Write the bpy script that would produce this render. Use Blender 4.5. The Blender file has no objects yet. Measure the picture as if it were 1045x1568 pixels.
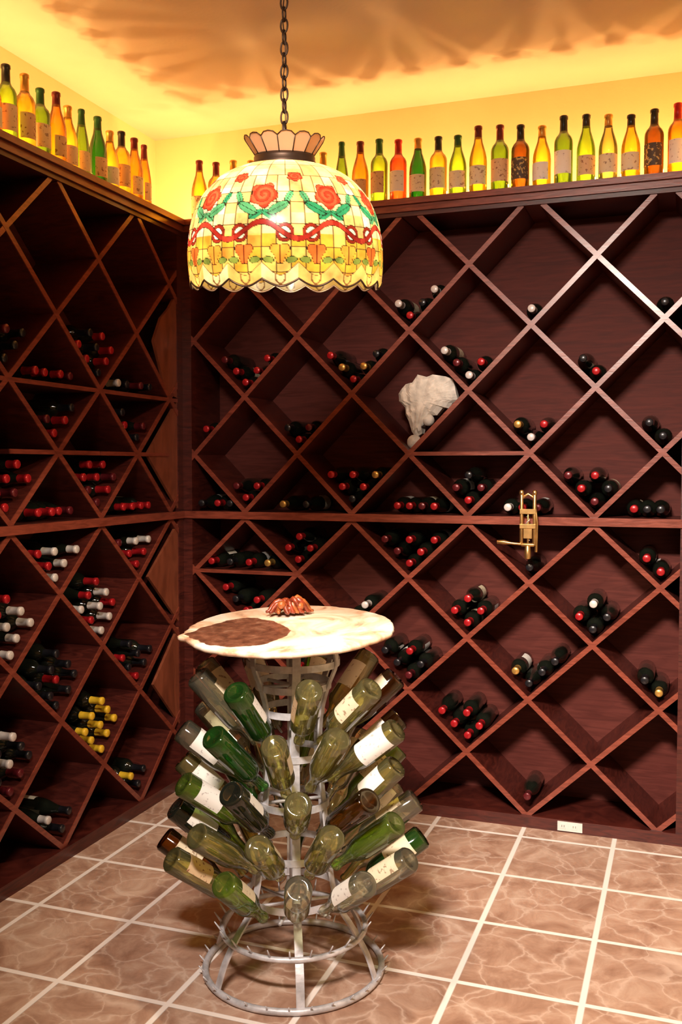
import bpy, bmesh, math, random
from mathutils import Vector, Matrix, noise
random.seed(7)
S = bpy.context.scene
try:
    S.view_settings.view_transform = 'Standard'
    S.view_settings.look = 'None'
except Exception:
    pass

# ------------------------------------------------------------------ materials
def new_mat(name):
    m = bpy.data.materials.new(name); m.use_nodes = True
    nt = m.node_tree
    for n in list(nt.nodes): nt.nodes.remove(n)
    out = nt.nodes.new('ShaderNodeOutputMaterial')
    return m, nt, out
def N(nt, t, **kw):
    n = nt.nodes.new(t)
    for k, v in kw.items():
        if k in n.inputs: n.inputs[k].default_value = v
        else: setattr(n, k, v)
    return n
def c4(c): return (c[0], c[1], c[2], 1.0)
def ramp(nt, fac, stops):
    r = nt.nodes.new('ShaderNodeValToRGB')
    el = r.color_ramp.elements
    while len(el) < len(stops): el.new(0.5)
    for e, (p, c) in zip(el, stops): e.position = p; e.color = c4(c)
    nt.links.new(fac, r.inputs['Fac'])
    return r.outputs['Color']
def coords(nt, scale=(1,1,1), loc=(0,0,0)):
    t = N(nt, 'ShaderNodeTexCoord'); m = N(nt, 'ShaderNodeMapping')
    m.inputs['Scale'].default_value = scale; m.inputs['Location'].default_value = loc
    nt.links.new(t.outputs['Object'], m.inputs['Vector'])
    return m.outputs['Vector']
def mat_simple(name, col, rough=0.5, metal=0.0, coat=0.0, var=0.12, scale=30, bump=0.0, spec=0.5):
    m, nt, out = new_mat(name)
    b = N(nt, 'ShaderNodeBsdfPrincipled', Roughness=rough, Metallic=metal)
    b.inputs['Coat Weight'].default_value = coat
    b.inputs['Specular IOR Level'].default_value = spec
    v = coords(nt); n = N(nt, 'ShaderNodeTexNoise', Scale=scale, Detail=4.0)
    nt.links.new(v, n.inputs['Vector'])
    col2 = ramp(nt, n.outputs['Fac'], [(0.3, [x*(1-var) for x in col]), (0.7, [min(1, x*(1+var)) for x in col])])
    nt.links.new(col2, b.inputs['Base Color'])
    if bump:
        bp = N(nt, 'ShaderNodeBump', Strength=bump, Distance=0.01)
        nt.links.new(n.outputs['Fac'], bp.inputs['Height']); nt.links.new(bp.outputs['Normal'], b.inputs['Normal'])
    nt.links.new(b.outputs[0], out.inputs['Surface'])
    return m
def mat_wood(name, dark, light, rough=0.35, scale=(6,6,40), coat=.25, spec=.5):
    m, nt, out = new_mat(name)
    b = N(nt, 'ShaderNodeBsdfPrincipled', Roughness=rough)
    b.inputs['Coat Weight'].default_value = coat; b.inputs['Coat Roughness'].default_value = 0.22
    b.inputs['Specular IOR Level'].default_value = spec
    v = coords(nt, scale)
    n = N(nt, 'ShaderNodeTexNoise', Scale=1.5, Detail=6.0, Distortion=1.2)
    nt.links.new(v, n.inputs['Vector'])
    c = ramp(nt, n.outputs['Fac'], [(0.3, dark), (0.7, light)])
    nt.links.new(c, b.inputs['Base Color'])
    r = N(nt, 'ShaderNodeMapRange'); r.inputs['To Min'].default_value = rough-0.06; r.inputs['To Max'].default_value = rough+0.12
    nt.links.new(n.outputs['Fac'], r.inputs['Value']); nt.links.new(r.outputs[0], b.inputs['Roughness'])
    bp = N(nt, 'ShaderNodeBump', Strength=0.12, Distance=0.004)
    nt.links.new(n.outputs['Fac'], bp.inputs['Height']); nt.links.new(bp.outputs['Normal'], b.inputs['Normal'])
    nt.links.new(b.outputs[0], out.inputs['Surface'])
    return m
def mat_glass(name, centre, edge, gloss=0.04, body=0.12, diff=0.0):
    # thin coloured bottle glass: tinted transmission, fresnel reflection, a little body colour
    m, nt, out = new_mat(name)
    lw = N(nt, 'ShaderNodeLayerWeight', Blend=0.35)
    mx = N(nt, 'ShaderNodeMix'); mx.data_type = 'RGBA'
    nt.links.new(lw.outputs['Facing'], mx.inputs['Factor'])
    mx.inputs[6].default_value = c4(centre); mx.inputs[7].default_value = c4(edge)
    tr = N(nt, 'ShaderNodeBsdfTransparent'); nt.links.new(mx.outputs[2], tr.inputs['Color'])
    tl = N(nt, 'ShaderNodeBsdfTranslucent'); nt.links.new(mx.outputs[2], tl.inputs['Color'])
    m1 = N(nt, 'ShaderNodeMixShader'); m1.inputs[0].default_value = body
    nt.links.new(tr.outputs[0], m1.inputs[1]); nt.links.new(tl.outputs[0], m1.inputs[2])
    src = m1
    if diff:
        dd = N(nt, 'ShaderNodeBsdfDiffuse'); nt.links.new(mx.outputs[2], dd.inputs['Color'])
        m3 = N(nt, 'ShaderNodeMixShader'); m3.inputs[0].default_value = diff
        nt.links.new(m1.outputs[0], m3.inputs[1]); nt.links.new(dd.outputs[0], m3.inputs[2]); src = m3
    gl = N(nt, 'ShaderNodeBsdfGlossy', Roughness=0.07)
    fr = N(nt, 'ShaderNodeFresnel', IOR=1.5)
    ad = N(nt, 'ShaderNodeMath'); ad.operation = 'ADD'; ad.use_clamp = True; ad.inputs[1].default_value = gloss
    nt.links.new(fr.outputs[0], ad.inputs[0])
    m2 = N(nt, 'ShaderNodeMixShader'); nt.links.new(ad.outputs[0], m2.inputs[0])
    nt.links.new(src.outputs[0], m2.inputs[1]); nt.links.new(gl.outputs[0], m2.inputs[2])
    nt.links.new(m2.outputs[0], out.inputs['Surface'])
    return m
def mat_label(name, paper, ink, thr=.56):
    m, nt, out = new_mat(name)
    b = N(nt, 'ShaderNodeBsdfPrincipled', Roughness=0.6)
    v = coords(nt, (1, 1, 1)); n = N(nt, 'ShaderNodeTexNoise', Scale=75.0, Detail=2.0)
    nt.links.new(v, n.inputs['Vector'])
    c = ramp(nt, n.outputs['Fac'], [(0.0, paper), (thr, paper), (thr+.06, ink)])
    nt.links.new(c, b.inputs['Base Color']); nt.links.new(b.outputs[0], out.inputs['Surface'])
    return m

M_wood = mat_wood('mahogany_board', (0.036, 0.006, 0.005), (0.10, 0.017, 0.011), 0.36, coat=.15)
M_lit_edge = mat_wood('mahogany_lit_edge', (0.14, 0.028, 0.016), (0.27, 0.060, 0.034), 0.30, coat=.3)  # same wood, coloured lighter to paint in light caught by front edges
M_panel = mat_wood('mahogany_back_panel', (0.075, 0.016, 0.012), (0.125, 0.029, 0.022), 0.6, (3, 3, 30), 0.0, .15)
M_face = mat_wood('mahogany_face_panel', (0.15, 0.038, 0.018), (0.28, 0.078, 0.038), 0.38, (10, 10, 3))

GL = {
 'dark':  mat_simple('glass_dark_wine', (0.008, 0.010, 0.007), 0.09, 0, 0.5, 0.2),
 'green': mat_glass('glass_green', (0.50, 0.74, 0.12), (0.05, 0.16, 0.01), gloss=.07, body=.15, diff=.08),
 'olive': mat_glass('glass_olive', (0.88, 0.84, 0.38), (0.18, 0.17, 0.02), gloss=.07, body=.15, diff=.06),
 'clear': mat_glass('glass_clear', (0.97, 0.98, 0.80), (0.42, 0.44, 0.25), gloss=.09, body=.12, diff=.04),
 'brown': mat_glass('glass_brown', (0.55, 0.30, 0.08), (0.08, 0.03, 0.005), body=.2),
 'deep':  mat_glass('glass_deep_green', (0.10, 0.42, 0.07), (0.01, 0.07, 0.01), gloss=.06, body=.25, diff=.08),
 'yellow':mat_glass('glass_white_wine', (1.0, 0.76, 0.16), (0.65, 0.30, 0.02), body=0.34),
 'lime':  mat_glass('glass_lime', (0.62, 0.80, 0.16), (0.13, 0.32, 0.02), body=0.3),
 'amber': mat_glass('glass_amber', (0.95, 0.56, 0.10), (0.45, 0.16, 0.01), body=0.34),
 'rose':  mat_glass('glass_rose_wine', (1.0, 0.30, 0.12), (0.75, 0.08, 0.02), body=0.4),
}
FO = {
 'red': mat_simple('foil_red', (0.45, 0.012, 0.018), 0.3, 0.3, 0.3),
 'burg': mat_simple('foil_burgundy', (0.13, 0.012, 0.018), 0.3, 0.3, 0.3),
 'black': mat_simple('foil_black', (0.012, 0.012, 0.016), 0.3, 0.2, 0.3),
 'gold': mat_simple('foil_gold', (0.65, 0.38, 0.10), 0.32, 0.7),
 'white': mat_simple('foil_white', (0.65, 0.60, 0.58), 0.35, 0.1),
 'yellow': mat_simple('foil_yellow', (0.80, 0.50, 0.03), 0.4, 0.0),
 'green': mat_simple('foil_green', (0.03, 0.12, 0.04), 0.35, 0.3),
}
LB = {
 'cream': mat_label('label_cream', (0.80, 0.70, 0.50), (0.40, 0.28, 0.18), .6),
 'white': mat_label('label_white', (0.90, 0.87, 0.82), (0.55, 0.50, 0.48), .62),
 'tan': mat_label('label_tan', (0.76, 0.54, 0.32), (0.32, 0.14, 0.07), .6),
 'dark': mat_label('label_dark', (0.07, 0.05, 0.04), (0.55, 0.40, 0.15)),
}
M_galv = mat_simple('galvanised_iron', (0.56, 0.56, 0.60), 0.45, 0.3, 0, 0.3, 25, 0.2)
M_brass = mat_simple('brass', (0.70, 0.45, 0.18), 0.3, 0.95, 0, 0.2)
M_bronze = mat_simple('dark_bronze', (0.06, 0.035, 0.022), 0.4, 0.7)

# ------------------------------------------------------------------ mesh builder
class MB:
    def __init__(s): s.v=[]; s.f=[]; s.m=[]; s.sm=[]; s.mats=[]; s.col=None
    def mi(s, mat):
        if mat not in s.mats: s.mats.append(mat)
        return s.mats.index(mat)
    def add(s, vs, fs, mat, smooth=False):
        o = len(s.v); s.v += [tuple(x) for x in vs]; k = s.mi(mat)
        for f in fs: s.f.append(tuple(i+o for i in f)); s.m.append(k); s.sm.append(smooth)
    def hexa(s, p, mat):
        s.add(p, [(0,3,2,1),(4,5,6,7),(0,1,5,4),(1,2,6,5),(2,3,7,6),(3,0,4,7)], mat)
    def box(s, a, b, mat):
        x0,y0,z0=a; x1,y1,z1=b
        s.hexa([(x0,y0,z0),(x1,y0,z0),(x1,y1,z0),(x0,y1,z0),(x0,y0,z1),(x1,y0,z1),(x1,y1,z1),(x0,y1,z1)], mat)
    def lathe(s, prof, seg, M, mats, smooth=True):
        vs=[]; n=len(prof)
        for (r,z) in prof:
            for k in range(seg):
                a=2*math.pi*k/seg; vs.append(M @ Vector((r*math.cos(a), r*math.sin(a), z)))
        o=len(s.v); s.v += [tuple(x) for x in vs]
        for i in range(n-1):
            k0 = s.mi(mats[i] if isinstance(mats,list) else mats)
            for k in range(seg):
                k2=(k+1)%seg
                s.f.append((o+i*seg+k,o+i*seg+k2,o+(i+1)*seg+k2,o+(i+1)*seg+k)); s.m.append(k0); s.sm.append(smooth)
    def tube(s, path, r, seg, mat, closed=False, cap=True):
        P=[Vector(p) for p in path]; n=len(P); vs=[]; up=None
        R = r if isinstance(r,(list,tuple)) else [r]*n
        for i in range(n):
            if closed: t=(P[(i+1)%n]-P[(i-1)%n])
            else: t=P[min(i+1,n-1)]-P[max(i-1,0)]
            t.normalize()
            if up is None:
                up = Vector((0,0,1)) if abs(t.z)<0.9 else Vector((1,0,0))
            up = (up - t*up.dot(t))
            if up.length<1e-5: up=t.orthogonal()
            up.normalize(); w=t.cross(up)
            for k in range(seg):
                a=2*math.pi*k/seg; vs.append(P[i]+(up*math.cos(a)+w*math.sin(a))*R[i])
        fs=[]; m=n if closed else n-1
        for i in range(m):
            j=(i+1)%n
            for k in range(seg):
                k2=(k+1)%seg; fs.append((i*seg+k,i*seg+k2,j*seg+k2,j*seg+k))
        if not closed and cap:
            fs.append(tuple(range(seg))[::-1]); fs.append(tuple((n-1)*seg+k for k in range(seg)))
        s.add(vs, fs, mat, True)
    def ribbon(s, path, wdir, w, t, mat):
        P=[Vector(p) for p in path]; wd=Vector(wdir).normalized(); vs=[]; n=len(P)
        for i in range(n):
            tt=(P[min(i+1,n-1)]-P[max(i-1,0)]).normalized(); nn=tt.cross(wd).normalized()
            for a,b in ((-1,-1),(1,-1),(1,1),(-1,1)): vs.append(P[i]+wd*a*w/2+nn*b*t/2)
        fs=[(0,1,2,3),tuple((n-1)*4+k for k in (3,2,1,0))]
        for i in range(n-1):
            for k in range(4):
                k2=(k+1)%4; fs.append((i*4+k,i*4+k2,(i+1)*4+k2,(i+1)*4+k))
        s.add(vs, fs, mat)
    def obj(s, name, parent=None, recalc=True, bevel=0, loc=None):
        me=bpy.data.meshes.new(name); me.from_pydata(s.v,[],s.f)
        for m in s.mats: me.materials.append(m)
        me.polygons.foreach_set('material_index', s.m); me.polygons.foreach_set('use_smooth', s.sm)
        me.update()
        if recalc:
            bm=bmesh.new(); bm.from_mesh(me); bmesh.ops.recalc_face_normals(bm, faces=bm.faces); bm.to_mesh(me); bm.free()
        o=bpy.data.objects.new(name, me); S.collection.objects.link(o)
        if parent: o.parent=parent
        if loc: o.location=loc
        if bevel:
            b=o.modifiers.new('bevel','BEVEL'); b.width=bevel; b.segments=2; b.limit_method='ANGLE'
        return o
def empty(name, loc=(0,0,0)):
    e=bpy.data.objects.new(name,None); e.location=loc; S.collection.objects.link(e); return e

# ------------------------------------------------------------------ bottles
PROF = {
 'bord': [(0.02,.010),(.55,.006),(.86,0),(1,.007),(1,.10),(1,.185),(.97,.198),(.82,.212),(.58,.223),(.44,.234),(.40,.243),(.38,.283),(.44,.285),(.44,.297),(.36,.300),(.02,.300)],
 'burg': [(0.02,.010),(.55,.006),(.86,0),(1,.007),(1,.10),(1,.145),(.96,.165),(.84,.187),(.66,.210),(.50,.230),(.41,.250),(.38,.283),(.44,.285),(.44,.297),(.36,.300),(.02,.300)],
 'hock': [(0.02,.008),(.55,.004),(.86,0),(1,.007),(1,.08),(1,.125),(.93,.150),(.80,.180),(.64,.210),(.50,.235),(.42,.258),(.38,.283),(.43,.285),(.43,.297),(.36,.300),(.02,.300)],
}
def bottle(mb, M, kind='bord', glass='dark', foil='red', label='cream', R=.0385, H=.30, seg=18, lang=0.0, lspan=1.2, foil_from=.236, lz=None):
    k=H/.30; pr=[(r*R*(1.04 if (foil and z>foil_from) else 1), z*k) for r,z in PROF[kind]]
    ms=[(FO[foil] if (foil and PROF[kind][i][1]>=foil_from-.004) else GL[glass]) for i in range(len(pr)-1)]
    if not foil: pr=pr[:-1]; ms=ms[:-1]
    mb.lathe(pr, seg, M, ms)
    if label:
        z0,z1=lz or ((.045,.125) if kind!='bord' else (.055,.150))
        z0*=k; z1*=k; vs=[]; fs=[]; n=9
        for i in range(n+1):
            a=lang-lspan+2*lspan*i/n
            for z in (z0,z1): vs.append(M@Vector((R*1.02*math.cos(a),R*1.02*math.sin(a),z)))
        for i in range(n): fs.append((2*i,2*i+2,2*i+3,2*i+1))
        mb.add(vs,fs,LB[label],True)
def axis_matrix(p, d, roll=0.0):
    d=Vector(d).normalized(); q=d.to_track_quat('Z','Y')
    return Matrix.Translation(p) @ q.to_matrix().to_4x4() @ Matrix.Rotation(roll,4,'Z')

# ------------------------------------------------------------------ room shell
def slab(name, a, b, mat):
    mb=MB(); mb.box(a,b,mat); return mb.obj(name)
CEIL=3.45
def mat_plaster(name, c1, c2):
    m, nt, out = new_mat(name)
    b=N(nt,'ShaderNodeBsdfPrincipled',Roughness=.85); v=coords(nt)
    n=N(nt,'ShaderNodeTexNoise',Scale=1.8,Detail=5.0); nt.links.new(v,n.inputs['Vector'])
    nt.links.new(ramp(nt,n.outputs['Fac'],[(.35,c1),(.65,c2)]), b.inputs['Base Color'])
    n2=N(nt,'ShaderNodeTexNoise',Scale=60.0,Detail=3.0); nt.links.new(v,n2.inputs['Vector'])
    bp=N(nt,'ShaderNodeBump',Strength=.15,Distance=.005); nt.links.new(n2.outputs['Fac'],bp.inputs['Height'])
    nt.links.new(bp.outputs['Normal'],b.inputs['Normal']); nt.links.new(b.outputs[0],out.inputs['Surface'])
    return m
M_wallp=mat_plaster('wall_plaster',(.78,.64,.38),(.82,.68,.42))
M_ceil=mat_plaster('ceiling_plaster',(.64,.53,.46),(.70,.59,.52))
m, nt, out = new_mat('ceramic_floor_tiles'); M_tile=m
b=N(nt,'ShaderNodeBsdfPrincipled',Roughness=.42)
v=coords(nt,(1,1,1),(0.24,0.56,0))
br=N(nt,'ShaderNodeTexBrick'); br.offset=0.0; br.squash=1.0
br.inputs['Scale'].default_value=1.0; br.inputs['Brick Width'].default_value=.40; br.inputs['Row Height'].default_value=.43
br.inputs['Mortar Size'].default_value=.0125; br.inputs['Mortar Smooth'].default_value=.4; br.inputs['Bias'].default_value=0
br.inputs['Color1'].default_value=(.44,.44,.44,1); br.inputs['Color2'].default_value=(.56,.56,.56,1)
nt.links.new(v,br.inputs['Vector'])
n1=N(nt,'ShaderNodeTexNoise',Scale=6.0,Detail=8.0,Distortion=.8,Roughness=.65); nt.links.new(v,n1.inputs['Vector'])
base=ramp(nt,n1.outputs['Fac'],[(.30,(.28,.145,.095)),(.52,(.46,.285,.205)),(.72,(.62,.45,.35))])
vn=N(nt,'ShaderNodeTexVoronoi',Scale=7.0); vn.feature='DISTANCE_TO_EDGE'
vd=N(nt,'ShaderNodeTexNoise',Scale=6.0,Detail=4.0); nt.links.new(v,vd.inputs['Vector'])
va=N(nt,'ShaderNodeVectorMath'); va.operation='MULTIPLY_ADD'; va.inputs[1].default_value=(.22,.22,.0)
nt.links.new(vd.outputs['Color'],va.inputs[0]); nt.links.new(v,va.inputs[2]); nt.links.new(va.outputs[0],vn.inputs['Vector'])
vein=ramp(nt,vn.outputs['Distance'],[(.0,(1,1,1)),(.035,(.25,.25,.25)),(.09,(0,0,0))])
mxv=N(nt,'ShaderNodeMix'); mxv.data_type='RGBA'
vm=N(nt,'ShaderNodeMath'); vm.operation='MULTIPLY'; vm.inputs[1].default_value=.6
nt.links.new(vein,vm.inputs[0]); nt.links.new(vm.outputs[0],mxv.inputs['Factor'])
nt.links.new(base,mxv.inputs[6]); mxv.inputs[7].default_value=(.72,.56,.46,1)
mxt=N(nt,'ShaderNodeMix'); mxt.data_type='RGBA'; mxt.blend_type='OVERLAY'; mxt.inputs['Factor'].default_value=.5
nt.links.new(mxv.outputs[2],mxt.inputs[6]); nt.links.new(br.outputs['Color'],mxt.inputs[7])
mxg=N(nt,'ShaderNodeMix'); mxg.data_type='RGBA'
nt.links.new(br.outputs['Fac'],mxg.inputs['Factor']); nt.links.new(mxt.outputs[2],mxg.inputs[6]); mxg.inputs[7].default_value=(.86,.79,.75,1)
nt.links.new(mxg.outputs[2],b.inputs['Base Color'])
bp=N(nt,'ShaderNodeBump',Strength=.4,Distance=.004); bp.invert=True
nt.links.new(br.outputs['Fac'],bp.inputs['Height']); nt.links.new(bp.outputs['Normal'],b.inputs['Normal'])
rr=N(nt,'ShaderNodeMapRange'); rr.inputs['To Min'].default_value=.42; rr.inputs['To Max'].default_value=.85
nt.links.new(br.outputs['Fac'],rr.inputs['Value']); nt.links.new(rr.outputs[0],b.inputs['Roughness'])
nt.links.new(b.outputs[0],out.inputs['Surface'])

DB=.36
slab('floor',(-DB-.1,-5.5,-.1),(3.5,DB+.1,0),M_tile)
slab('ceiling',(-DB-.1,-5.5,CEIL),(3.5,DB+.1,CEIL+.1),M_ceil)
slab('wall_back',(-DB-.1,DB,0),(3.5,DB+.1,CEIL),M_wallp)
slab('wall_left',(-DB-.1,-5.5,0),(-DB,DB,CEIL),M_wallp)
slab('wall_front',(-DB,-5.5,0),(3.4,-5.4,CEIL),M_wallp)
slab('wall_right',(3.4,-5.5,0),(3.5,DB,CEIL),M_wallp)
slab('wall_right_return',(2.50,-1.25,0),(3.4,DB,CEIL),M_wallp)

# ------------------------------------------------------------------ racks
TH=.022; DEP=.33
def clip(px,pz,dx,dz,x0,x1,z0,z1):
    t0,t1=-1e9,1e9
    for p,d,a,b in ((px,dx,x0,x1),(pz,dz,z0,z1)):
        ta,tb=(a-p)/d,(b-p)/d
        if ta>tb: ta,tb=tb,ta
        t0=max(t0,ta); t1=min(t1,tb)
    if t1-t0<.05: return None
    return (px+dx*t0,pz+dz*t0,px+dx*t1,pz+dz*t1)
def rack(name, W, L, unode, hx, top_par, zA=2.864, hz=.288, zG=1.39, hz2=.268, shelves=(), faces=()):
    mb=MB()
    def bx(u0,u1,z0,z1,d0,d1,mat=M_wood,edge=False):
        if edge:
            bx(u0,u1,z0,z1,d0,d0+.006,M_lit_edge); d0+=.006
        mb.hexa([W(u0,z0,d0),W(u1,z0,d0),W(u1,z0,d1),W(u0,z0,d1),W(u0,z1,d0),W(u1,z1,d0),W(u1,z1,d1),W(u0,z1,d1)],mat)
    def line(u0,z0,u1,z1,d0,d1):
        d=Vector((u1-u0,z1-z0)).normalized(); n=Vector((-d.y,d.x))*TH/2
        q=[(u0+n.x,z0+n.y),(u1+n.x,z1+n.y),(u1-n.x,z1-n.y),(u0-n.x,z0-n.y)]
        mb.hexa([W(a,b,d0) for a,b in q]+[W(a,b,d0+.005) for a,b in q],M_lit_edge)  # thin front strip carrying the painted-in edge light
        mb.hexa([W(a,b,d0+.005) for a,b in q]+[W(a,b,d1) for a,b in q],M_wood)
    bx(-.0,L,0,2.85,DEP-.012,DEP,M_panel)
    bx(0,.05,0,2.85,0,DEP-.012); bx(L-.035,L,0,2.85,0,DEP-.012)
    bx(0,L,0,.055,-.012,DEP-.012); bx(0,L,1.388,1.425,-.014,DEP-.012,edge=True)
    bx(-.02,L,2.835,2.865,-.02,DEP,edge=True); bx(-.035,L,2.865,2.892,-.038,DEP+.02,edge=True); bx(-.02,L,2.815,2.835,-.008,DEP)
    for (z0,z1,zr,h) in ((1.425,2.815,zA,hz),(.055,1.388,zG+.0,hz2)):
        lower=zr<2
        off = hx if lower else 0
        for k in range(-14,16):
            u=unode+off+2*hx*k
            for sgn in (1,-1):
                c=clip(u,zr,hx*sgn,-h,.03,L-.02,z0-.004,z1+.004)
                if c: line(*c, .0005*(sgn+2), DEP-.012)
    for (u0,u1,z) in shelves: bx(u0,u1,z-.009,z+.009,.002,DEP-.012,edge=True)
    for tri in faces:
        pts=[W(u,z,.006) for u,z in tri]; pts2=[W(u,z,.02) for u,z in tri]; n=len(tri)
        fs=[tuple(range(n)),tuple(range(2*n-1,n-1,-1))]+[(i,(i+1)%n,n+(i+1)%n,n+i) for i in range(n)]
        mb.add(pts+pts2,fs,M_face)
    return mb.obj(name)
WB=lambda u,z,d: Vector((u,d,z))
WL=lambda u,z,d: Vector((-d,-u,z))
LB_=2.45; LL=3.05
rack('wine_rack',WB,LB_,2.336,.284,0,shelves=((1.2,1.768,1.712),(.06,.63,1.12)))
rack('wine_rack',WL,LL,.43,.305,0,zA=2.84,hz=.283,
     shelves=((.05,LL-.02,1.985),(.14,.73,1.71),(.74,1.34,1.71)),
     faces=([(.05,1.98),(.05,1.44),(.34,1.71)],[(.05,1.36),(.05,.86),(.34,1.12)],[(.05,2.52),(.05,2.0),(.16,2.02),(.20,2.12),(.27,2.26),(.20,2.38),(.12,2.44)],[(.05,.83),(.05,.33),(.30,.585)]))

# ------------------------------------------------------------------ bottles in racks
r=.0405
def lay(mb, W, u, z, foil, out):
    p0=W(u,z,.30+out); p1=W(u,z,0)
    M=axis_matrix(p0, p1-p0, random.uniform(0,6.28))
    kind=random.choice(['bord','bord','burg'])
    la=random.choice(['cream','white',None,None]) 
    bottle(mb, M, kind, 'dark', foil, la, R=r-.002, H=.295, seg=16)
def pick(pal): return random.choice(pal)
RED=['red','red','red','burg','black','red']; DK=['black','burg','black','red','white']; MIX=['red','black','gold','burg','red']
def vstack(mb, W, u, z, n, pal, hx, hz, lim=None):
    e1=Vector((hx,hz)).normalized(); e2=Vector((-hx,hz)).normalized()
    s=abs(e1.x*e2.y-e1.y*e2.x)
    k=(TH/2+r)/s; st=2*r/s*1.01
    cells=sorted([(i+j+random.uniform(0,.45),i,j) for i in range(3) for j in range(3)])[:n] if n<9 else [(0,i,j) for i in range(3) for j in range(3)]
    for _,i,j in cells:
        p=Vector((u,z))+e1*(k+i*st)+e2*(k+j*st)
        if lim and not(lim[0]<p.x<lim[1]): continue
        lay(mb,W,p.x,p.y,pick(pal),random.uniform(-.005,.022))
def row(mb,W,u0,u1,z,n,pal):
    st=(u1-u0)/max(1,n)
    for i in range(n): lay(mb,W,u0+st*(i+.5),z+r,pick(pal),random.uniform(-.005,.022))
mb=MB()
X=lambda j: 2.336-.284*j
zU=lambda k: 2.864-.288*k
zD=lambda k: 1.39-.268*k
V=lambda j,z,n,pal,lo=False: vstack(mb,WB,X(j),z,n,pal,.284,.268 if lo else .288,(.09,2.34))
V(4,zU(2),4,DK); V(2,zU(2),1,DK); V(0,zU(2),1,DK)
V(7,zU(3),5,RED); V(5,zU(3),5,['gold','red','gold','black']); V(3,zU(3),4,DK); V(1,zU(3),2,DK)
V(8,zU(4),3,RED); V(6,zU(4),3,RED); V(2,zU(4),3,DK+['gold']); V(0,zU(4),3,['gold','black','black'])
zF=1.425-.0; 
for j,n,p in ((7,3,RED),(5,6,MIX),(3,4,DK),(1,5,RED)): V(j,zF-.002,n,p)
row(mb,WB,.06,.30,zF,3,DK); row(mb,WB,X(7)+.14,X(6)+.10,zF,2,['gold','black']); row(mb,WB,X(5)+.19,X(3)-.13,zF,4,RED); row(mb,WB,X(3)+.15,X(1)-.22,zF,3,DK); row(mb,WB,X(1)+.14,2.36,zF,3,DK)
row(mb,WB,.10,.52,1.129,4,MIX)
V(6,zD(1),4,RED,True); V(4,zD(1),6,RED,True); V(2,zD(1),1,DK,True); V(0,zD(1),4,RED,True)
V(5,zD(2),2,DK,True); V(3,zD(2),4,RED,True); V(1,zD(2),4,DK+['red'],True); V(7,zD(2),4,RED,True)
V(4,zD(3),5,DK,True); V(2,zD(3),4,['gold','gold','black'],True); V(0,zD(3),4,['burg','gold','black'],True); V(6,zD(3),3,RED,True)
V(3,zD(4),5,RED,True); V(5,zD(4),3,DK,True); V(2,zD(5)+.015,1,['burg'],True); V(7,zD(4),3,RED,True)
mb.obj('wine_bottles_stored',recalc=False)
mb=MB()
Y=lambda j: .43+.305*j
VL=lambda j,z,n,pal,lo=False: vstack(mb,WL,Y(j),z,n,pal,.305,.268 if lo else .283,(.09,LL-.08))
for j in range(-1,8):
    odd=j%2==1
    if odd:
        if j>0: VL(j,1.994,[8,6,8,4][(j//2)%4],RED+['black'])
        if j>0: VL(j,1.423,[8,8,6,5][(j//2)%4],RED)
        if j>0: VL(j,zD(2),9,['red','white','red','black'],True)
        if j>0: VL(j,zD(4),9,['yellow'] if j==1 else DK,True)
    else:
        VL(j,1.719,[4,4,5,3][(j//2)%4],RED)
        VL(j,zD(1),6,['white','red','red','burg'] if j!=2 else ['red','white','white'],True)
        VL(j,zD(3),[7,9,8,6][(j//2)%4],['black','red','black'],True)
        VL(j,zD(5)+.015,[3,3,4,2][(j//2)%4],['white','yellow','black','black'],True)
for j in range(0,8,2):
    row(mb,WL,Y(j)-.17,Y(j)+.17,1.994,4,DK+['red']); row(mb,WL,Y(j)-.15,Y(j)+.15,1.425,4,RED)
mb.obj('wine_bottles_stored',recalc=False)

# ------------------------------------------------------------------ standing bottles on top
ZT=2.892
seqB=[('yellow','burg','burg'),('yellow','bord','burg'),('yellow','burg','gold'),('yellow','burg','gold'),('lime','hock','green'),('yellow','burg','gold'),('amber','burg','burg'),('yellow','bord','gold'),
 ('green','hock','green'),('amber','burg','burg'),('lime','bord','green'),('rose','bord','red'),('deep','burg','gold'),('yellow','bord','black'),('lime','burg','green'),('yellow','burg','burg'),
 ('green','bord','burg'),('brown','bord','black'),('yellow','burg','gold'),('green','bord','black'),('lime','burg','black'),('olive','burg','gold'),('yellow','burg','black'),('brown','bord','black'),('amber','bord','red')]
mb=MB()
for i,(g,k,f) in enumerate(seqB):
    x=.065+.0963*i
    if x>2.40: break
    M=Matrix.Translation((x,.075+random.uniform(-.012,.012),ZT))@Matrix.Rotation(-math.pi/2+random.uniform(-.3,.3),4,'Z')
    H=random.choice([.29,.30,.305,.32]) if k!='hock' else .33
    bottle(mb,M,k,g,f,'dark' if g=='brown' else random.choice(['cream','white','cream','tan']),R=.041 if k!='hock' else .035,H=H,seg=24,lspan=1.15)
mb.obj('wine_bottle_row',recalc=False)
mb=MB()
seqL=[('amber','hock','burg'),('amber','burg','burg'),('yellow','bord','black'),('yellow','burg','gold'),('deep','burg','green'),('green','hock','green'),('yellow','burg','gold'),('amber','burg','burg'),('green','bord','green'),('yellow','bord','gold'),('lime','bord','black'),('amber','burg','burg')]
for i in range(27):
    g,k,f=seqL[i%12]; y=-.23-.1*i
    M=Matrix.Translation((-.075+random.uniform(-.01,.01),y,ZT))@Matrix.Rotation(random.uniform(-.3,.3),4,'Z')
    bottle(mb,M,k,g,f,random.choice(['cream','white','tan']),R=.041 if k!='hock' else .035,H=random.choice([.29,.30,.32]),seg=24,lspan=1.15)
mb.obj('wine_bottle_row',recalc=False)

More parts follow.
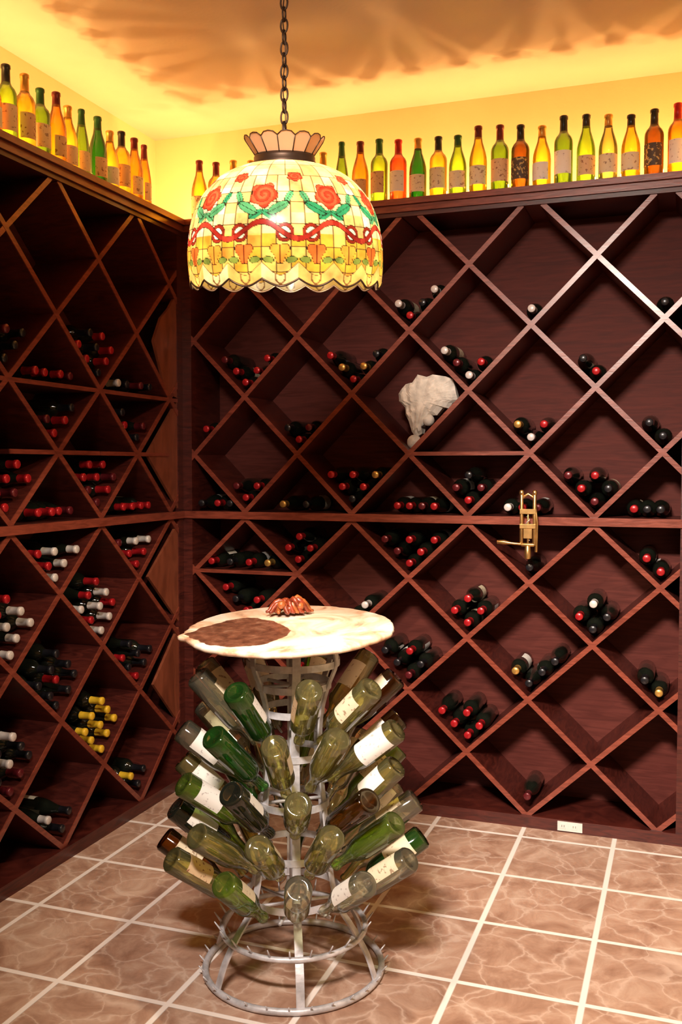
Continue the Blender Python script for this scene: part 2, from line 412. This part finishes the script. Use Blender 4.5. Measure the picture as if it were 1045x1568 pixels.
# ------------------------------------------------------------------ cove light strings
m,nt,out=new_mat('rope_light_tube'); M_rope=m
e=N(nt,'ShaderNodeEmission',Strength=4.0); e.inputs['Color'].default_value=(1,.6,.2,1); nt.links.new(e.outputs[0],out.inputs['Surface'])
mb=MB(); mb.tube([(2.38,.29,ZT+.012),(-.27,.29,ZT+.012)],.008,8,M_rope); mb.tube([(-.29,.25,ZT+.012),(-.29,-2.95,ZT+.012)],.008,8,M_rope)
mb.obj('rope_light')
def plight(name,loc,en,col,rad):
    l=bpy.data.lights.new(name,'POINT'); l.energy=en; l.color=col; l.shadow_soft_size=rad
    o=bpy.data.objects.new(name,l); o.location=loc; S.collection.objects.link(o); return o
CW=(1,.53,.16)
for i in range(8): plight('cove_light',(.02+.34*i,.20,ZT+.06),6.4,CW,.008)
for i in range(9): plight('cove_light',(-.20,-.12-.34*i,ZT+.06),6.4,CW,.008)

# ------------------------------------------------------------------ pendant lamp
LP=Vector((1.339,-1.804,0))
lamp=empty('stained_glass_pendant_lamp',(LP.x,LP.y,2.2))
TILT=Matrix.Translation((0,0,.38))@Matrix.Rotation(math.radians(8.5),4,Vector((.941,.339,0)))@Matrix.Translation((0,0,-.38))
prof=[(.085,2.518),(.13,2.506),(.18,2.482),(.222,2.445),(.252,2.402),(.270,2.357),(.280,2.310),(.284,2.266),(.283,2.222),(.277,2.178)]
def catmull(P,n):
    out=[]
    for i in range(len(P)-1):
        p0=P[max(i-1,0)];p1=P[i];p2=P[i+1];p3=P[min(i+2,len(P)-1)]
        for k in range(n):
            t=k/n
            out.append(tuple(.5*((2*b)+(-a+c)*t+(2*a-5*b+4*c-d)*t*t+(-a+3*b-3*c+d)*t**3) for a,b,c,d in zip(p0,p1,p2,p3)))
    out.append(P[-1]); return out
cp=catmull(prof,16)
arc=[0]
for i in range(1,len(cp)): arc.append(arc[-1]+math.dist(cp[i],cp[i-1]))
LT=arc[-1]
def hsh(*a):
    return (math.sin(sum(x*y for x,y in zip(a,(12.9898,78.233,37.719))))*43758.5453)%1.0
LEAD=(.02,.014,.008)
def shade_col(th,d,R):
    """d: distance above rim"""
    n=9; per=2*math.pi/n
    a=((th+per/2)%per)-per/2; A=a*R; 
    idx=math.floor((th+per/2)/per)
    for (ca,cd,rr_) in ((0,.232,.037),(per*.5*R*.98,.296,.019),(-per*.5*R*.98,.296,.019)):
        dx,dy=A-ca,d-cd; q=math.hypot(dx,dy); ang=math.atan2(dy,dx)
        rl=rr_*(1+.12*math.cos(5*ang+idx))
        if q<rl:
            if q>rl-.0018: return LEAD
            sp=(q/rr_*2.2+ang/(2*math.pi)*1.0)%1
            if sp<.12: return (.45,.03,.02)
            return (1.4,.14,.06) if sp<.6 else (1.15,.07,.03)
    for sx in (-1,1):
        for (cx,cd,la,lb,rot) in ((.042,.194,.032,.014,.5),(.018,.176,.022,.011,-.5),(.068,.226,.020,.010,1.2)):
            dx,dy=A-sx*cx,d-cd; c,s=math.cos(rot*sx),math.sin(rot*sx); ex=dx*c+dy*s; ey=-dx*s+dy*c
            q=(ex/la)**2+(ey/lb)**2
            if q<1:
                if q>.84 or abs(ey)<.0008: return LEAD
                return (.05,.40,.18) if hsh(cx,cd,idx)<.6 else (.14,.52,.24)
    w=.134+.022*math.cos(2*math.pi*a/per)
    if abs(d-w)<.0085:
        return LEAD if abs(d-w)>.007 else ((.42,.03,.02) if hsh(math.floor(A/.02),idx)<.6 else (.70,.07,.04))
    for sx in (-1,1):
        q=math.hypot(A-sx*.062,d-.128)
        if abs(q-.020)<.0055: return LEAD if abs(q-.020)>.004 else (.40,.04,.02)
        if q<.015: return (1.3,1.2,.95)
    per2=per/2; a2=((th)%per2)-per2/2; B=a2*R; i2=math.floor(th/per2)
    dx,dy=B,d-.078; q=math.hypot(dx*1.0,dy); ang=math.atan2(dy,dx)
    rl=.024*(1+.22*math.cos(3*ang-math.pi/2))
    if q<rl:
        if q>rl-.0018 or abs(dx)<.0009: return LEAD
        return (1.3,.24,.05) if (i2%2) else (1.35,.48,.07)
    for sx in (-1,1):
        dx,dy=B-sx*.031,d-.058; q=(dx/.016)**2+(dy/.009)**2
        if q<1: return LEAD if q>.8 else (.32,.42,.08)
    sc=.050-.024*abs(math.sin(th*9))
    if d<sc:
        if d<.003 or abs(d-sc)<.0020: return (.25,.10,.04)
        q=math.hypot(B,d-.020)
        if abs(q-.014)<.0022: return (.35,.15,.05)
        return (1.2,.78,.22) if hsh(i2,1)<.6 else (1.3,1.05,.55)
    nm=45 if d<.30 else 27
    fa=(th/(2*math.pi)*nm); fr_=fa%1; wd=.0010/(2*math.pi*R/nm)
    rh=.030; fd=d/rh; frd=fd%1
    if fr_<wd or fr_>1-wd or frd<.04 : return (.12,.07,.03)
    h=hsh(math.floor(fa),math.floor(fd),3)
    if d<.125: return (1.15,.62,.07) if h<.5 else ((1.2,.82,.20) if h<.85 else (1.2,.50,.08))
    if d<.26: return (1.3,.98,.52) if h<.55 else ((1.3,.80,.28) if h<.85 else (1.3,1.15,.85))
    return (1.3,.86,.40) if h<.5 else ((1.25,.68,.26) if h<.8 else (1.3,1.02,.60))
NS=540
def sample(sv):
    import bisect
    i=min(max(bisect.bisect_right(arc,sv)-1,0),len(arc)-2); t=(sv-arc[i])/(arc[i+1]-arc[i])
    return (cp[i][0]*(1-t)+cp[i+1][0]*t, cp[i][1]*(1-t)+cp[i+1][1]*t)
NV=200
vs=[];cols=[];fs=[]
for j in range(NV):
    f=j/(NV-1)
    for k in range(NS):
        th=2*math.pi*k/NS
        ext=.020*(abs(math.sin(th*9))-.45)
        sv=f*(LT)
        R,z=sample(sv)
        wgt=max(0,(f-.8)/.2)**1.5
        z-=ext*wgt; 
        ripple=.004*wgt*math.cos(18*th)
        vs.append(((R+ripple)*math.cos(th),(R+ripple)*math.sin(th),z-2.2))
        cols.append(c4(shade_col(th,LT-sv,max(R,.1))))
for j in range(NV-1):
    for k in range(NS):
        k2=(k+1)%NS; fs.append((j*NS+k,(j+1)*NS+k,(j+1)*NS+k2,j*NS+k2))
me=bpy.data.meshes.new('shade'); me.from_pydata(vs,[],fs)
ca=me.color_attributes.new('glass_colour','FLOAT_COLOR','POINT')
ca.data.foreach_set('color',[x for c in cols for x in c])
me.polygons.foreach_set('use_smooth',[True]*len(fs))
m,nt,out=new_mat('stained_glass')
at=N(nt,'ShaderNodeAttribute'); at.attribute_name='glass_colour'
mul=N(nt,'ShaderNodeMix'); mul.data_type='RGBA'; mul.blend_type='MULTIPLY'; mul.inputs['Factor'].default_value=1
v=coords(nt); n=N(nt,'ShaderNodeTexNoise',Scale=22.0,Detail=3.0); nt.links.new(v,n.inputs['Vector'])
nt.links.new(at.outputs['Color'],mul.inputs[6]); nt.links.new(ramp(nt,n.outputs['Fac'],[(.3,(.045,.045,.045)),(.7,(.115,.115,.115))]),mul.inputs[7])
tl=N(nt,'ShaderNodeBsdfTranslucent'); nt.links.new(mul.outputs[2],tl.inputs['Color'])
df=N(nt,'ShaderNodeBsdfPrincipled',Roughness=.2); 
mul2=N(nt,'ShaderNodeMix'); mul2.data_type='RGBA'; mul2.blend_type='MULTIPLY'; mul2.inputs['Factor'].default_value=1; mul2.inputs[7].default_value=(.3,.3,.3,1)
nt.links.new(at.outputs['Color'],mul2.inputs[6]); nt.links.new(mul2.outputs[2],df.inputs['Base Color'])
ms=N(nt,'ShaderNodeMixShader'); ms.inputs[0].default_value=.12
nt.links.new(tl.outputs[0],ms.inputs[1]); nt.links.new(df.outputs[0],ms.inputs[2]); nt.links.new(ms.outputs[0],out.inputs['Surface'])
me.materials.append(m)
me.transform(TILT)
sh=bpy.data.objects.new('shade',me); S.collection.objects.link(sh); sh.parent=lamp
m,nt,out=new_mat('crown_glass')
tl=N(nt,'ShaderNodeBsdfTranslucent'); tl.inputs['Color'].default_value=(.95,.70,.45,1)
df=N(nt,'ShaderNodeBsdfPrincipled',Roughness=.3); df.inputs['Base Color'].default_value=(.85,.58,.38,1)
ms=N(nt,'ShaderNodeMixShader'); ms.inputs[0].default_value=.5
nt.links.new(tl.outputs[0],ms.inputs[1]); nt.links.new(df.outputs[0],ms.inputs[2]); nt.links.new(ms.outputs[0],out.inputs['Surface']); M_crown=m
mb=MB(); n=14
T=Matrix.Translation((0,0,-2.2))
for k in range(n):
    a0=2*math.pi*k/n; a1=2*math.pi*(k+1)/n; am=(a0+a1)/2
    def P(a,rr_,z): return (rr_*math.cos(a),rr_*math.sin(a),z-2.2)
    q=[P(a0,.082,2.538),P(a1,.082,2.538),P(a1,.110,2.578),P(am+.12,.114,2.587),P(am,.115,2.589),P(am-.12,.114,2.587),P(a0,.110,2.578)]
    q2=[(x*.97,y*.97,z) for x,y,z in q]
    mb.add(q+q2,[tuple(range(7)),tuple(range(13,6,-1))],M_crown)
    mb.tube([P(a0,.083,2.538),P(a0,.111,2.579)],.0016,6,M_bronze)
    mb.tube([P(a0,.111,2.579),P(am-.12,.115,2.588),P(am,.116,2.590),P(am+.12,.115,2.588),P(a1,.111,2.579)],.0016,6,M_bronze)
mb.lathe([(.070,2.508),(.094,2.508),(.097,2.516),(.088,2.524),(.088,2.534),(.084,2.542),(.070,2.542)],48,T,M_bronze)
mb.lathe([(.012,2.60),(.022,2.592),(.03,2.57),(.034,2.545),(.07,2.530),(.085,2.525)],24,T,M_bronze)
mb.lathe([(.001,2.53),(.02,2.528),(.02,2.46),(.001,2.455)],20,T,M_bronze)
mb.tube([(0,0,.39),(0,0,.43)],.006,8,M_bronze)
o=mb.obj('crown_fitting',lamp); o.data.transform(TILT)
mb=MB(); mb.tube([((.277+.004*math.cos(18*t))*math.cos(t),(.277+.004*math.cos(18*t))*math.sin(t),2.178-.020*(abs(math.sin(9*t))-.45)-2.2) for t in [2*math.pi*i/360 for i in range(360)]],.0026,6,M_bronze,closed=True)
o=mb.obj('rim',lamp); o.data.transform(TILT)
mb=MB(); z=2.615; k=0
while z<CEIL-.03:
    pts=[]
    for i in range(16):
        a=2*math.pi*i/16; x=.0105*math.cos(a); zz=.020*math.sin(a)
        pts.append(((x if k%2 else 0.0), (0.0 if k%2 else x), z+zz-2.2))
    mb.tube(pts,.0030,6,M_bronze,closed=True); z+=.032; k+=1
mb.tube([(.004*math.sin(i*.9),.004*math.cos(i*.9),2.60+i*(CEIL-2.61)/30-2.2) for i in range(31)],.0018,5,M_bronze)
mb.lathe([(.001,CEIL-.035),(.02,CEIL-.033),(.055,CEIL-.015),(.062,CEIL-.002),(.001,CEIL-.0015)],32,T,M_bronze)
mb.obj('chain',lamp)
m,nt,out=new_mat('bulb_glass'); e=N(nt,'ShaderNodeEmission',Strength=12.0); e.inputs['Color'].default_value=(1,.8,.5,1); nt.links.new(e.outputs[0],out.inputs['Surface'])
mb=MB(); mb.lathe([(.001,2.375),(.018,2.38),(.029,2.395),(.030,2.412),(.022,2.432),(.014,2.448),(.013,2.46),(.001,2.461)],24,T,m); o=mb.obj('bulb',lamp); o.data.transform(TILT)
pl=plight('lamp_bulb_light',TILT@Vector((0,0,2.345-2.2)),70,(1,.81,.57),.03); pl.parent=lamp

# ------------------------------------------------------------------ drying rack with table top
SP=Vector((1.24,-1.511,0)); ROT=math.radians(19.8)
def G(rr_,a,z): return (rr_*math.cos(a),rr_*math.sin(a),z)
st=empty('bottle_drying_rack_table',SP); st.rotation_euler=(0,0,ROT)
mb=MB()
def ring(rr_,z,w=.022,t=.005):
    n=56; vs=[];fs=[]
    for k in range(n):
        a=2*math.pi*k/n
        for (dr,dz) in ((-t/2,-w/2),(t/2,-w/2),(t/2,w/2),(-t/2,w/2)): vs.append(G(rr_+dr,a,z+dz))
    for k in range(n):
        k2=(k+1)%n
        for q in range(4):
            q2=(q+1)%4; fs.append((k*4+q,k*4+q2,k2*4+q2,k2*4+q))
    mb.add(vs,fs,M_galv)
mb.tube([G(.29,2*math.pi*k/64,.014) for k in range(64)],.011,10,M_galv,closed=True)
mb.tube([G(.236,2*math.pi*k/64,.145) for k in range(64)],.009,10,M_galv,closed=True)
for rr_,z in ((.148,1.09),(.150,1.02),(.122,.945),(.10,.86),(.10,.72),(.115,.56),(.13,.40),(.155,.255)): ring(rr_,z)
sp=catmull([(.145,1.10),(.152,1.02),(.122,.94),(.098,.84),(.096,.70),(.112,.54),(.128,.38),(.155,.25),(.215,.165),(.262,.09),(.29,.012)],4)
for k in range(6):
    a=-math.pi/2+.12+2*math.pi*k/6
    mb.ribbon([G(p[0],a,p[1]) for p in sp],(-math.sin(a),math.cos(a),0),.026,.006,M_galv)
mb.tube([(0,0,.2),(0,0,1.10)],.014,10,M_galv)
for z in (.22,.56,.94):
    rr_={.22:.165,.56:.112,.94:.12}[z]
    for k in range(3):
        a=.3+math.pi*k/3; mb.tube([G(rr_,a,z),G(-rr_,a,z)],.006,6,M_galv)
for k in range(24):
    a=2*math.pi*k/24; mb.tube([G(.236,a,.148),G(.262,a,.185)],[.004,.002],5,M_galv)
for k in range(28):
    a=2*math.pi*k/28; mb.tube([G(.29,a,.014),G(.312,a,.04)],[.004,.002],5,M_galv)
bb=MB()
tiers=[(.770,.100,46,9,.15),(.625,.110,44,10,.50),(.485,.125,42,11,.10),(.365,.145,41,11,.38),(.255,.170,38,12,.05)]
gl=['olive','clear','green','olive','deep','olive','clear','dark','green','olive','brown','clear']
Mst=Matrix.Translation(SP)@Matrix.Rotation(ROT,4,'Z')
cnt=0
for ti,(zm,rm,el,n,ph) in enumerate(tiers):
    for k in range(n):
        a=-math.pi/2+ph+2*math.pi*k/n+random.uniform(-.05,.05)
        e=math.radians(el+random.uniform(-5,5)); zz=zm+random.uniform(-.012,.02)
        out=Vector((math.cos(a)*math.cos(e),math.sin(a)*math.cos(e),math.sin(e)))
        mouth=Vector(G(rm+.02,a,zz)); basep=mouth+out*.30
        mb.tube([Vector(G(rm-.01,a,zz-.01)),mouth,mouth+out*.10],.004,6,M_galv)
        Ml=axis_matrix(basep,-out)
        up=Vector((math.cos(a)*-.3,math.sin(a)*-.3-.55,1))
        lx=(Ml.to_3x3().inverted()@up)
        la=math.atan2(lx.y,lx.x)+random.choice([0,.4,-.4,.8,-.8,0])
        g=gl[(cnt*5+ti*3)%len(gl)]; cnt+=1
        bottle(bb,Mst@Ml,random.choice(['bord','burg','bord']),g,None,random.choice(['cream','white','white','tan','cream','white',None]),R=.0405,H=.30,seg=28,lang=la,lspan=1.15,lz=random.choice([(.03,.15),(.05,.15),(.045,.14)]))
mb.obj('frame',st)
bb.obj('empty_wine_bottles',recalc=False)
# table top
m,nt,out=new_mat('petrified_slab'); 
b=N(nt,'ShaderNodeBsdfPrincipled',Roughness=.28); b.inputs['Coat Weight'].default_value=.3
v=coords(nt); n1=N(nt,'ShaderNodeTexNoise',Scale=4.5,Detail=8.0,Distortion=1.5,Roughness=.6); nt.links.new(v,n1.inputs['Vector'])
cr=ramp(nt,n1.outputs['Fac'],[(.34,(.45,.24,.15)),(.42,(.80,.52,.35)),(.50,(.88,.72,.56)),(.62,(.93,.89,.84))])
sx=N(nt,'ShaderNodeSeparateXYZ')
dn=N(nt,'ShaderNodeTexNoise',Scale=9.0,Detail=4.0); nt.links.new(v,dn.inputs['Vector'])
nm=N(nt,'ShaderNodeVectorMath'); nm.operation='MULTIPLY_ADD'; nm.inputs[1].default_value=(.06,.12,0); nt.links.new(dn.outputs['Color'],nm.inputs[0]); nt.links.new(v,nm.inputs[2])
nt.links.new(nm.outputs[0],sx.inputs[0])
def M2(op,a,bv=None):
    q=N(nt,'ShaderNodeMath'); q.operation=op
    for i,w in enumerate((a,bv)):
        if w is None: continue
        if isinstance(w,(int,float)): q.inputs[i].default_value=w
        else: nt.links.new(w,q.inputs[i])
    return q.outputs[0]
X_=M2('SUBTRACT',sx.outputs[0],-.155+.03); Y_=M2('SUBTRACT',sx.outputs[1],-.06+.06)
xx=M2('DIVIDE',X_,.175); x2=M2('MULTIPLY',xx,xx); yy=M2('DIVIDE',M2('ABSOLUTE',Y_),.20)
lens=M2('SUBTRACT',M2('SUBTRACT',1.0,x2),yy)
mk=ramp(nt,M2('ADD',lens,.5),[(.49,(0,0,0)),(.52,(1,1,1))])
bn=N(nt,'ShaderNodeTexNoise',Scale=24.0,Detail=8.0,Roughness=.7); nt.links.new(v,bn.inputs['Vector'])
bc=ramp(nt,bn.outputs['Fac'],[(.32,(.06,.02,.012)),(.55,(.18,.07,.04)),(.75,(.36,.20,.13))])
mx=N(nt,'ShaderNodeMix'); mx.data_type='RGBA'; nt.links.new(mk,mx.inputs['Factor']); nt.links.new(cr,mx.inputs[6]); nt.links.new(bc,mx.inputs[7])
nt.links.new(mx.outputs[2],b.inputs['Base Color']); nt.links.new(b.outputs[0],out.inputs['Surface']); M_slab=m
mb=MB(); n=120; pr=[(.0,.010),(.5,.010),(.975,.010),(.993,.007),(1,.0),(.985,-.007),(.96,-.010),(0.5,-.010),(0,-.010)]
vs=[];fs=[]
for (f,z) in pr:
    for k in range(n):
        a=2*math.pi*k/n
        R=.340+.010*noise.noise(Vector((math.cos(a)*2.5,math.sin(a)*2.5,3)))+.007*noise.noise(Vector((math.cos(a)*9,math.sin(a)*9,1)))
        dl=abs(((a-(math.pi+.22)+math.pi)%(2*math.pi))-math.pi); R+=.024*max(0,1-dl/.12)
        vs.append((R*f*math.cos(a),R*f*math.sin(a),z))
for i in range(len(pr)-1):
    for k in range(n):
        k2=(k+1)%n; fs.append((i*n+k,(i+1)*n+k,(i+1)*n+k2,i*n+k2))
mb.add(vs,fs,M_slab,True)
tt=mb.obj('table_top',st,recalc=True); tt.location=(-.012,0,1.121); tt.rotation_euler=(math.radians(3.5),math.radians(-1.5),0)

# ornament on the table (curled red-brown carved flower cluster)
M_orn=mat_simple('ornament_red_brown',(.20,.03,.010),.35,.1,.3,.5,40,.3)
M_orn2=mat_simple('ornament_ochre',(.30,.08,.018),.4,.1,.3,.4,40,.3)
mb=MB()
for k in range(16):
    a=2*math.pi*k/16+random.uniform(-.2,.2); L=random.uniform(.045,.085); h=random.uniform(.02,.055)
    path=[]
    for i in range(8):
        t=i/7; path.append((math.cos(a+.8*t)*L*t, math.sin(a+.8*t)*L*t*.7, .012+h*math.sin(math.pi*min(1,t*1.15))*.9))
    mb.tube(path,[.004+.006*math.sin(math.pi*(.15+.8*i/7)) for i in range(8)],8,M_orn if k%3 else M_orn2)
for k in range(9):
    a=k*2.4; q=.010*math.sqrt(k); M=Matrix.Translation((q*2*math.cos(a),q*1.4*math.sin(a),.028+.014*math.cos(k)))
    mb.lathe([(.001,-.014),(.010,-.011),(.015,-.002),(.013,.008),(.006,.013),(.001,.012)],10,M,M_orn2 if k%2 else M_orn)
on=mb.obj('carved_flower_ornament'); 
on.location=(SP.x-.02-.339*.18, SP.y-.01+.941*.18,1.143); on.rotation_euler=(0,0,ROT)

# ------------------------------------------------------------------ stone sculpture in bin
m=mat_simple('weathered_white_stone',(.72,.66,.58),.8,0,0,.22,28,.5); mb=MB()
ol=[(1.13,1.965),(1.128,2.00),(1.165,2.045),(1.20,2.05),(1.225,2.088),(1.27,2.075),(1.30,2.085),(1.36,2.075),(1.395,2.062),(1.405,2.02),(1.418,1.965),(1.39,1.95),(1.375,1.925),(1.345,1.93),(1.315,1.895),(1.28,1.895),(1.262,1.86),(1.235,1.84),(1.24,1.81),(1.205,1.79),(1.185,1.82),(1.175,1.87),(1.158,1.90),(1.16,1.935)]
ol2=[]
for i in range(len(ol)):
    a_,b_=ol[i],ol[(i+1)%len(ol)]
    for q in range(4): ol2.append((a_[0]+(b_[0]-a_[0])*q/4,a_[1]+(b_[1]-a_[1])*q/4))
ol=ol2; cx,cz=1.245,1.965; vs=[];fs=[]; n=len(ol); fr=[0,.15,.3,.45,.6,.75,.88,1]
for side in (-1,1):
    for f in fr:
        for (x,z) in ol:
            px,pz=cx+(x-cx)*f,cz+(z-cz)*f
            t=.028*math.sqrt(max(0,1-f*f))+.020
            ang=math.atan2(pz-1.78,px-1.2)
            t+=.012*(abs(((ang*5)%1)-.5)*2-.5)*min(1,f*2)+.010*noise.noise(Vector((px*18,pz*18,side)))
            vs.append((px,.10+side*t-.15*(pz-1.95),pz))
m0=len(fr)*n
for s_ in range(2):
    for i in range(len(fr)-1):
        for k in range(n):
            k2=(k+1)%n; o=s_*m0; fs.append((o+i*n+k,o+i*n+k2,o+(i+1)*n+k2,o+(i+1)*n+k))
for k in range(n):
    k2=(k+1)%n; o=(len(fr)-1)*n; fs.append((o+k,o+k2,m0+o+k2,m0+o+k))
mb.add(vs,fs,m,False)
for (x,z,q) in ((1.275,1.872,.028),(1.205,1.768,.036)):
    mb.lathe([(q*math.sin(math.pi*i/8)+.0003,-q*math.cos(math.pi*i/8)) for i in range(9)],14,Matrix.Translation((x,.085,z)),m)
mb.obj('stone_sculpture')

# ------------------------------------------------------------------ brass bar corkscrew
mb=MB(); cy=-.055
for x in (1.742,1.800):
    mb.tube([(x,cy,1.30),(x,cy,1.535)],.0085,12,M_brass)
    mb.lathe([(.001,1.548),(.009,1.545),(.012,1.535),(.009,1.524),(.001,1.52)],12,Matrix.Translation((x,cy,0)),M_brass)
mb.tube([(1.742,cy,1.51),(1.771,cy,1.53),(1.80,cy,1.51)],.007,8,M_brass)
mb.box((1.735,cy-.012,1.44),(1.807,cy+.012,1.462),M_brass); mb.box((1.735,cy-.014,1.375),(1.807,-.0145,1.395),M_brass)
mb.box((1.752,cy-.010,1.33),(1.79,-.015,1.375),M_brass)
mb.tube([(1.771,cy,1.25),(1.771,cy,1.46)],.005,8,M_brass)
mb.lathe([(.001,1.235),(.014,1.24),(.016,1.26),(.013,1.29),(.008,1.30)],14,Matrix.Translation((1.771,cy,0)),M_brass)
mb.tube([(1.742,cy,1.302),(1.80,cy,1.302)],.009,10,M_brass)
mb.tube([(1.800,cy,1.50),(1.812,cy,1.40),(1.808,cy,1.27)],[.006,.005,.007],8,M_brass)
mb.tube([(1.742,cy-.01,1.305),(1.70,cy-.012,1.308),(1.665,cy-.012,1.312),(1.635,cy-.012,1.312)],[.006,.006,.011,.009],10,M_brass)
mb.tube([(1.771+.007*math.cos(i*.8),cy+.007*math.sin(i*.8),1.32+i*.004) for i in range(28)],.0022,5,M_galv)
mb.obj('bar_corkscrew',bevel=.0015)

# outlet plate on plinth
M_pl=mat_simple('white_plastic',(.72,.69,.65),.4,0,0,.05); M_sl=mat_simple('slot_dark',(.05,.04,.04),.5)
mb=MB(); mb.box((1.91,-.019,.008),(2.02,-.0125,.050),M_pl)
for x in (1.935,1.985):
    mb.box((x-.012,-.0205,.018),(x+.012,-.0188,.040),M_pl)
    for q in (-.005,.005): mb.box((x+q-.001,-.021,.026),(x+q+.001,-.0202,.036),M_sl)
mb.obj('wall_outlet',bevel=.001)

# ------------------------------------------------------------------ added fill light behind viewer (invented ceiling fixture, unseen)
M_wh=mat_simple('fixture_white',(.8,.8,.8),.4)
mb=MB(); mb.box((1.5,-4.24,CEIL-.03),(2.5,-4.18,CEIL-.002),M_wh)
for x in (1.65,2.0,2.35):
    mb.tube([(x,-4.21,CEIL-.03),(x,-4.21,CEIL-.12)],.01,8,M_wh); 
    mb.lathe([(.03,0),(.045,.02),(.05,.10),(.046,.10),(.04,.02),(.001,.015)],20,axis_matrix((x,-4.25,CEIL-.17),(0,.85,-.5)),M_wh)
mb.obj('added_fill_fixture')
l=bpy.data.lights.new('added_fill_light','AREA'); l.shape='RECTANGLE'; l.size=.7; l.size_y=.2; l.energy=56; l.color=(1,.85,.73); l.spread=math.radians(70)  # added fill, brightens racks and floor from behind the viewer
o=bpy.data.objects.new('added_fill_light',l); o.location=(1.95,-4.1,3.2); S.collection.objects.link(o)
o.rotation_euler=(Vector((2.1,-.3,.6))-o.location).to_track_quat('-Z','Y').to_euler()

# world
w=bpy.data.worlds.new('world'); S.world=w; w.use_nodes=True
w.node_tree.nodes['Background'].inputs[0].default_value=(.05,.035,.03,1); w.node_tree.nodes['Background'].inputs[1].default_value=.3

# camera
cam=bpy.data.cameras.new('camera'); cam.sensor_fit='VERTICAL'; cam.sensor_height=36; cam.sensor_width=24; cam.lens=1475/1568*36
co=bpy.data.objects.new('camera',cam); S.collection.objects.link(co)
co.location=(2.44,-4.384,1.65); co.rotation_euler=(math.radians(90-2.68),0,math.radians(19.8))
cam.clip_start=.05
S.camera=co
